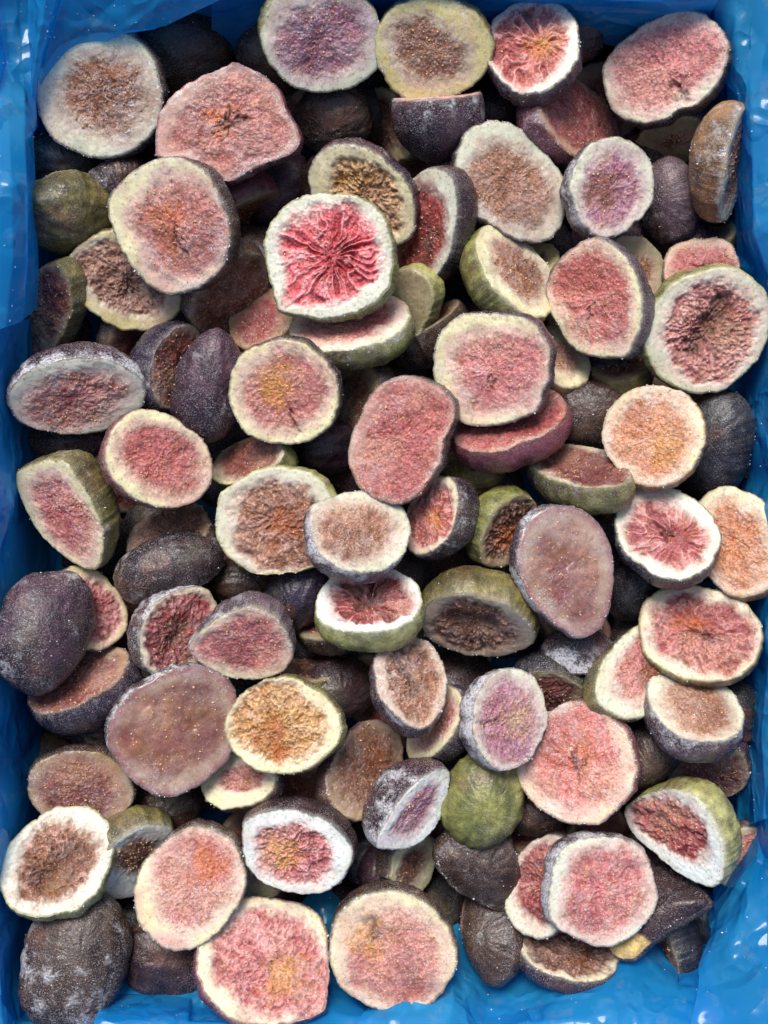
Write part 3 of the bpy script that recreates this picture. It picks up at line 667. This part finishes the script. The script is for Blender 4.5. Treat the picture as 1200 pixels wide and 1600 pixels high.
F_(1162,690,56,42,85,155,0,-80,46,'grey','brown','none','grain','plum','plum fig skin in shadow at the right bag wall, behind the blue black one',sfrost=.3)
F_(155,1150,42,30,0,120,90,-75,40,'grey','brown','none','grain','brown','dull brown fig left of the largest glazed half, deep in the gap',sfrost=.3)
F_(1100,1440,50,40,0,150,90,-100,44,'grey','brown','none','grain','navy','dark greenish fig low by the bottom right folds of the bag',sfrost=.2)
F_(845,402,30,24,0,30,90,-75,32,'yellow','brown','none','grain','lime','small pale yellow fig sliver between leaning green and coral pulp halves',pr=.2,frost=.2)
F_(968,562,52,34,0,60,90,-85,44,'dull','dark','none','grain','olive','olive fig in the dark gap left of the big green rimmed half',frost=.2,sfrost=.3)
F_(105,252,58,44,0,160,90,-80,46,'grey','brown','none','grain','navy','blue black fig skin at the left edge under the top left round half',sfrost=.4)
F_(182,288,46,34,35,130,110,-62,40,'grey','brown','none','grain','black','black fig skin with frost between top left round half and the big pink one',sfrost=.9)
F_(768,178,46,34,0,150,90,-88,42,'grey','brown','none','grain','plum','purple fig skin in the gap under the coral pulp half at top',sfrost=.4)
F_(940,590,52,36,0,150,90,-98,40,'grey','brown','none','grain','navy','near black fig in the gap below the coral pink pulp half',sfrost=.2)

F_(262,1262,56,42,20,150,60,-84,50,'grey','brown','none','grain','brown','dark brown fig in the gap above the olive skinned one, lower left',sfrost=.4)
F_(505,960,50,38,20,60,120,-88,46,'dull','maroon','none','grain','brown','dim fig face in the gap left of the small deep red hollow one',sfrost=.4,frost=.3,pr=.8)
F_(545,620,58,44,70,60,180,-92,50,'dull','dark','none','grain','brown','dim brown fig in the gap between cream rimmed round half and kidney shaped one',sfrost=.4,frost=.3)
F_(520,700,52,40,10,150,180,-86,46,'grey','brown','none','grain','plum','dark plum fig in the gap left of the kidney shaped one',sfrost=.4)
F_(600,1360,44,34,70,150,180,-84,42,'grey','brown','none','grain','plum','dark plum fig in the gap right of the thick white rimmed oval',sfrost=.4)

# --- what carries the heap: figs in the dark below, nothing tells them apart
rs0 = np.random.RandomState(77)
low = []
for gy in range(14):
    for gx in range(10):
        x = 95 + gx * 113 + rs0.uniform(-22, 22) + (56 if gy % 2 else -5); y = 70 + gy * 113 + rs0.uniform(-22, 22)
        if x > 1120 or y > 1530: continue
        low.append((x, y))
sk = ['black', 'navy', 'plum', 'navy', 'black', 'brown']  # dark skins only: some of the gaps' shade is put into the colour
for (x, y) in low:
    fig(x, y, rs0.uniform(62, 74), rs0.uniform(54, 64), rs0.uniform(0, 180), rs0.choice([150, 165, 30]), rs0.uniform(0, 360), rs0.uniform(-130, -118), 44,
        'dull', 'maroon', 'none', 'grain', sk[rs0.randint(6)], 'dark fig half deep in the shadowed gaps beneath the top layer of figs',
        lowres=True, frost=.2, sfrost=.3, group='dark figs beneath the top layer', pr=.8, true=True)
# ------------------------------------------------------------------ crate, ground and blue liner bag
def box(x0, x1, y0, y1, z0, z1):
    """picture px with y down, at height z (true size)"""
    v = [(x - 600, 800 - y, z) for z in (z0, z1) for x, y in ((x0, y0), (x1, y0), (x1, y1), (x0, y1))]
    f = [(0, 1, 2, 3), (7, 6, 5, 4), (1, 0, 4, 5), (2, 1, 5, 6), (3, 2, 6, 7), (0, 3, 7, 4)]
    return v, f
FLOOR_Z = -232.0
X0, X1, Y0, Y1 = -4., 1214., -24., 1618.      # inside of the crate
RIMZ = 62.
g = mesh('ground', *(lambda s: ([(-s, -s, FLOOR_Z - 30), (s, -s, FLOOR_Z - 30), (s, s, FLOOR_Z - 30), (-s, s, FLOOR_Z - 30)], [(0, 1, 2, 3)]))(60000.), GROUND)
g['kind'] = 'structure'
cr = empty('crate', (0, 0, (FLOOR_Z - 28) * S), 'grey blue plastic crate around the blue bag, seen as pale rim at picture edges', 'crate')
ROOTLOC[cr.name] = (0, 0, (FLOOR_Z - 28) * S)
T_ = 14
for (a_, b_, c_, d_) in ((X0 - T_, X0, Y0 - T_, Y1 + T_), (X1, X1 + T_, Y0 - T_, Y1 + T_), (X0, X1, Y0 - T_, Y0), (X0, X1, Y1, Y1 + T_)):
    v_, f_ = box(a_, b_, c_, d_, FLOOR_Z - 28, RIMZ - 8)
    o = mesh('side_wall', v_, f_, CRATE, cr, smooth=False)
    bv = o.modifiers.new('bevel', 'BEVEL'); bv.width = 3 * S; bv.segments = 2
v_, f_ = box(X0, X1, Y0, Y1, FLOOR_Z - 28, FLOOR_Z - 12)
mesh('base', v_, f_, CRATE, cr, smooth=False)

def crumple(p, seed, amp=1.0):
    """creased relief of crumpled film"""
    r = 0
    for k, (f, a) in enumerate(((.0045, 15), (.009, 7), (.019, 1.2))):
        q = p + 14 * np.stack([vn(p, f * .7, seed + 7 * k), vn(p, f * .7, seed + 7 * k + 1), vn(p, f * .7, seed + 7 * k + 2)], -1)
        r = r + a * (1 - 2.2 * np.abs(vn(q, f, seed + 50 + k)))
    return r * amp

bag = empty('plastic_bag', (0, 0, FLOOR_Z * S), 'crumpled glossy blue plastic liner bag holding the heap of frozen figs', 'plastic bag')
ROOTLOC[bag.name] = (0, 0, FLOOR_Z * S)

def rounded_rect(x0, x1, y0, y1, r, n):
    """points and outward normals by arc length"""
    pts = []; nr = []
    segs = [((x0 + r, y0), (x1 - r, y0), (0, 1)), ((x1, y0 + r), (x1, y1 - r), (1, 0)), ((x1 - r, y1), (x0 + r, y1), (0, -1)), ((x0, y1 - r), (x0, y0 + r), (-1, 0))]
    cs = [((x1 - r, y0 + r), 90), ((x1 - r, y1 - r), 0), ((x0 + r, y1 - r), -90), ((x0 + r, y0 + r), 180)]
    for (A, B, nn), (c, a0) in zip(segs, cs):
        L = math.hypot(B[0] - A[0], B[1] - A[1]); k = int(L / 7)
        for i in range(k):
            t = i / k; pts.append((A[0] + (B[0] - A[0]) * t, A[1] + (B[1] - A[1]) * t)); nr.append(nn)
        for i in range(8):
            an = math.radians(a0 - 90 * i / 8)
            pts.append((c[0] + r * math.cos(an), c[1] - r * math.sin(an))); nr.append((math.cos(an), math.sin(an)))
    P = np.array(pts); P = np.stack([P[:, 0] - 600, 800 - P[:, 1]], -1)
    return P, np.array(nr)

P2, N2 = rounded_rect(X0 + 10, X1 - 10, Y0 + 10, Y1 - 10, 34, 0)
prof = [(-60, FLOOR_Z + 1), (-18, FLOOR_Z + 3)] + [(-6 + 8 * t, FLOOR_Z + 14 + (RIMZ - FLOOR_Z - 14) * t) for t in np.linspace(0, 1, 34)] + \
       [(7, RIMZ + 6), (14, RIMZ + 8), (22, RIMZ + 7), (30, RIMZ + 2), (38, RIMZ - 10)] + [(44 + 6 * t, RIMZ - 20 - 120 * t) for t in np.linspace(0, 1, 12)]
prof = np.array(prof); NP = len(P2); NV = len(prof)
base = np.concatenate([np.concatenate([P2 + N2 * o_, np.full((NP, 1), z_)], 1) for o_, z_ in prof])
cshift = crumple(base * np.array([1, 1, .35]), 5, .62)
vv = np.repeat(prof[:, 1], NP); inside = np.repeat(np.arange(NV) < 36, NP)
amt = np.where(inside, -np.abs(cshift) * .95 - 2, np.maximum(cshift * .5, -2))
nn3 = np.concatenate([np.tile(N2, (NV, 1)), np.zeros((NP * NV, 1))], 1)
Vb = base + nn3 * amt[:, None]
Vb[:, 2] += np.where(np.repeat((np.arange(NV) > 33) & (np.arange(NV) < 42), NP), np.abs(crumple(base, 19, .5)), 0)
k = np.arange(NV - 1)[:, None] * NP; j = np.arange(NP); jn = (j + 1) % NP
Fb = np.stack([k + j, k + jn, k + NP + jn, k + NP + j], -1).reshape(-1, 4)
mesh('bag_wall', Vb, Fb, BAG, bag)
mesh('bag_floor', [(X0 - 560, 770 - Y1 + 40, FLOOR_Z), (X1 - 640, 770 - Y1 + 40, FLOOR_Z), (X1 - 640, 760 - Y0, FLOOR_Z), (X0 - 560, 760 - Y0, FLOOR_Z)], [(0, 1, 2, 3)], BAG, bag)

def sheet(ctrl, seed, amp=.5, nu=70, nv=70, name='bag_fold'):
    """a fold of film through a grid of control points (picture x, picture y, height)"""
    C_ = np.array(ctrl, float); R_, Q_ = C_.shape[:2]
    W = CAM + ray(C_[..., 0], C_[..., 1]) * (H - C_[..., 2])[..., None]
    uu = np.linspace(0, R_ - 1, nu); ww = np.linspace(0, Q_ - 1, nv)
    iu = np.minimum(uu.astype(int), R_ - 2); iw = np.minimum(ww.astype(int), Q_ - 2)
    fu = (uu - iu); fw = (ww - iw)
    G = lambda a_, b_: W[iu + a_][:, iw + b_]
    A = fu[:, None, None]; B = fw[None, :, None]
    Pm = G(0, 0) * (1 - A) * (1 - B) + G(1, 0) * A * (1 - B) + G(0, 1) * (1 - A) * B + G(1, 1) * A * B
    du = np.gradient(Pm, axis=0); dw = np.gradient(Pm, axis=1); nn = np.cross(du, dw); nn /= np.linalg.norm(nn, axis=2)[..., None] + 1e-9
    nn *= np.sign(nn[..., 2:] + 1e-9)
    p = Pm.reshape(-1, 3); c = crumple(p, seed, amp)
    p = p + nn.reshape(-1, 3) * c[:, None] + .7 * np.stack([vn(p, .03, seed + 3), vn(p, .03, seed + 4), 0 * c], -1)
    i = np.arange(nu - 1)[:, None] * nv; j_ = np.arange(nv - 1)
    f = np.stack([i + j_, i + nv + j_, i + nv + j_ + 1, i + j_ + 1], -1).reshape(-1, 4)
    return mesh(name, p, f, BAG, bag)

# top left: taut diagonal flap, and the two pleats that meet beside the first fig
sheet([[(104, -70, 84), (200, -70, 78), (300, -70, 80), (430, -70, 78)], [(98, -14, 70), (190, -10, 54), (270, -12, 60), (356, -8, 58)], [(82, 50, 34), (140, 40, 30), (190, 52, 22), (250, 44, 6)], [(64, 110, 8), (96, 92, -10), (140, 78, -24), (176, 64, -44)], [(56, 150, -20), (66, 150, -60), (90, 130, -90), (130, 110, -110)]], 11, .22)
sheet([[(40, -70, 70), (70, -70, 96), (96, -70, 90), (110, -70, 60)], [(44, 0, 40), (72, 0, 78), (88, 0, 72), (100, 0, 40)], [(44, 70, 10), (60, 70, 50), (68, 70, 46), (80, 70, 10)], [(44, 128, -10), (50, 128, 26), (56, 128, 22), (64, 128, -30)], [(44, 200, -50), (48, 200, -10), (54, 200, -20), (60, 200, -80)]], 12, .08, nu=60, nv=40)
sheet([[(-60, -60, 60), (-20, -60, 58), (10, -60, 50), (36, -60, 40), (58, -60, 40)], [(-60, 30, 60), (-20, 20, 50), (6, 10, 34), (30, 30, 20), (54, 40, 14)], [(-60, 90, 60), (-20, 90, 46), (14, 90, 24), (36, 110, 16), (50, 126, 14)], [(-60, 190, 84), (-14, 180, 70), (14, 190, 60), (38, 200, 46), (54, 196, -6)], [(-60, 290, 110), (-10, 280, 112), (18, 290, 104), (42, 290, 76), (57, 290, -20)], [(-60, 400, 96), (-8, 400, 92), (20, 400, 86), (42, 400, 56), (58, 400, -36)], [(-60, 530, 76), (-12, 520, 60), (8, 510, 50), (36, 500, 4), (56, 480, -70)]], 14, .2, nu=130)
# left side lower folds
sheet([[(-60, 500, 80), (-8, 500, 60), (14, 500, 10), (46, 500, -70)], [(-60, 640, 80), (-20, 640, 56), (-2, 640, -10), (34, 640, -110)], [(-60, 800, 78), (-12, 780, 60), (18, 780, 10), (40, 760, -90)], [(-60, 960, 78), (-26, 960, 50), (-6, 960, -30), (40, 960, -140)], [(-60, 1080, 78), (-16, 1080, 50), (4, 1090, -20), (60, 1090, -150)], [(-60, 1250, 80), (-14, 1230, 40), (16, 1230, -40), (66, 1200, -150)], [(-60, 1480, 80), (-10, 1440, 50), (14, 1470, -40), (60, 1500, -130)], [(-60, 1680, 80), (10, 1660, 60), (40, 1660, 0), (80, 1640, -90)]], 22, .38, nu=180)
# right side pleats
sheet([[(1110, -60, 70), (1150, -60, 40), (1180, -60, 66), (1260, -60, 80)], [(1120, 60, -30), (1150, 60, 24), (1172, 60, 26), (1250, 60, 80)], [(1142, 200, -80), (1158, 200, -10), (1176, 210, 44), (1250, 200, 78)], [(1148, 340, -110), (1160, 350, -30), (1178, 360, 36), (1250, 360, 78)], [(1150, 440, -140), (1180, 440, -70), (1210, 450, 10), (1260, 440, 74)], [(1160, 580, -150), (1190, 580, -80), (1212, 580, 10), (1260, 580, 74)], [(1160, 700, -140), (1180, 700, -70), (1200, 700, 10), (1260, 700, 74)]], 31, .2, nu=150)
sheet([[(1150, 690, -140), (1178, 680, -70), (1200, 680, 10), (1260, 680, 74)], [(1170, 860, -150), (1196, 860, -80), (1222, 860, 10), (1280, 860, 74)], [(1170, 960, -150), (1190, 960, -80), (1210, 970, 10), (1260, 960, 74)], [(1150, 1120, -130), (1170, 1130, -80), (1192, 1140, 6), (1250, 1140, 74)], [(1150, 1290, -110), (1176, 1290, -50), (1196, 1280, 16), (1250, 1280, 74)]], 37, .32, nu=110)
# top side
sheet([[(330, -70, 76), (560, -70, 76), (820, -70, 76), (1140, -70, 76)], [(330, -12, 50), (560, -14, 50), (850, -8, 50), (1120, 4, 40)], [(330, 18, -40), (560, 10, -40), (880, 12, 0), (1110, 26, -10)], [(330, 90, -130), (560, 80, -130), (900, 60, -80), (1130, 110, -120)]], 41, .25, nu=50, nv=140)
# bottom folds
sheet([[(130, 1640, 70), (150, 1600, 30), (170, 1560, -60), (180, 1500, -120)], [(260, 1650, 76), (280, 1600, 30), (290, 1565, -50), (300, 1500, -120)], [(330, 1650, 78), (345, 1600, 30), (340, 1570, -60), (400, 1500, -120)], [(500, 1660, 78), (520, 1600, 30), (520, 1540, -60), (500, 1380, -120)], [(620, 1660, 78), (600, 1612, 50), (560, 1560, -60), (560, 1440, -120)]], 51, .55, nu=120)
sheet([[(560, 1660, 76), (560, 1600, 30), (585, 1560, -40), (600, 1500, -120)], [(700, 1660, 76), (700, 1590, 30), (712, 1530, -20), (716, 1440, -120)], [(770, 1670, 76), (760, 1610, 10), (770, 1560, -60), (790, 1490, -130)], [(850, 1670, 76), (840, 1600, 40), (830, 1578, -20), (830, 1500, -120)], [(960, 1670, 80), (960, 1590, 44), (985, 1524, -12), (990, 1440, -120)], [(1060, 1670, 80), (1070, 1600, 40), (1060, 1555, -10), (1050, 1500, -120)], [(1150, 1670, 80), (1140, 1620, 50), (1120, 1560, 0), (1110, 1480, -120)]], 57, .6, nu=170)
sheet([[(1060, 1680, 80), (1080, 1600, 50), (1100, 1530, 20), (1110, 1450, -50), (1100, 1400, -130)], [(1120, 1680, 84), (1130, 1580, 60), (1150, 1470, 40), (1160, 1380, -10), (1150, 1330, -120)], [(1190, 1680, 84), (1195, 1560, 60), (1200, 1440, 44), (1196, 1340, 10), (1180, 1280, -100)], [(1260, 1680, 80), (1260, 1540, 76), (1260, 1420, 74), (1260, 1320, 74), (1260, 1240, 70)]], 63, .6, nu=90, nv=110)
# crumbs of ice that fell on the film
rsb = np.random.RandomState(5)
def crumbs(n, x0, x1, y0, y1):
    deps = bpy.context.evaluated_depsgraph_get(); P_, N_ = [], []
    for q in range(n):
        x, y = rsb.uniform(x0, x1), rsb.uniform(y0, y1)
        r_ = ray(x, y); hit, co, no, _, ob, _ = SC.ray_cast(deps, Vector((0, 0, H * S)), Vector(r_))
        if hit and ob.name.startswith('bag'):
            P_.append(np.array(co) / S); N_.append(np.array(no) * (1 if no.z > 0 else -1))
    return P_, N_
bpy.context.view_layer.update()
P_, N_ = [], []
for q in ((50, 0, 90, 0, 520), (40, 60, 420, 0, 110), (70, 150, 1200, 1400, 1600), (40, 1110, 1200, 0, 1500)):
    p_, n_ = crumbs(*q); P_ += p_; N_ += n_
crystals('ice_crumbs', P_, np.array(N_), rsb.uniform(.5, 1.7, len(P_)), rsb, bag, ICE)
print('objects', len(bpy.data.objects), 'tris', sum(len(o.data.loop_triangles) or sum(len(p.vertices) - 2 for p in o.data.polygons) for o in bpy.data.objects if o.type == 'MESH'))
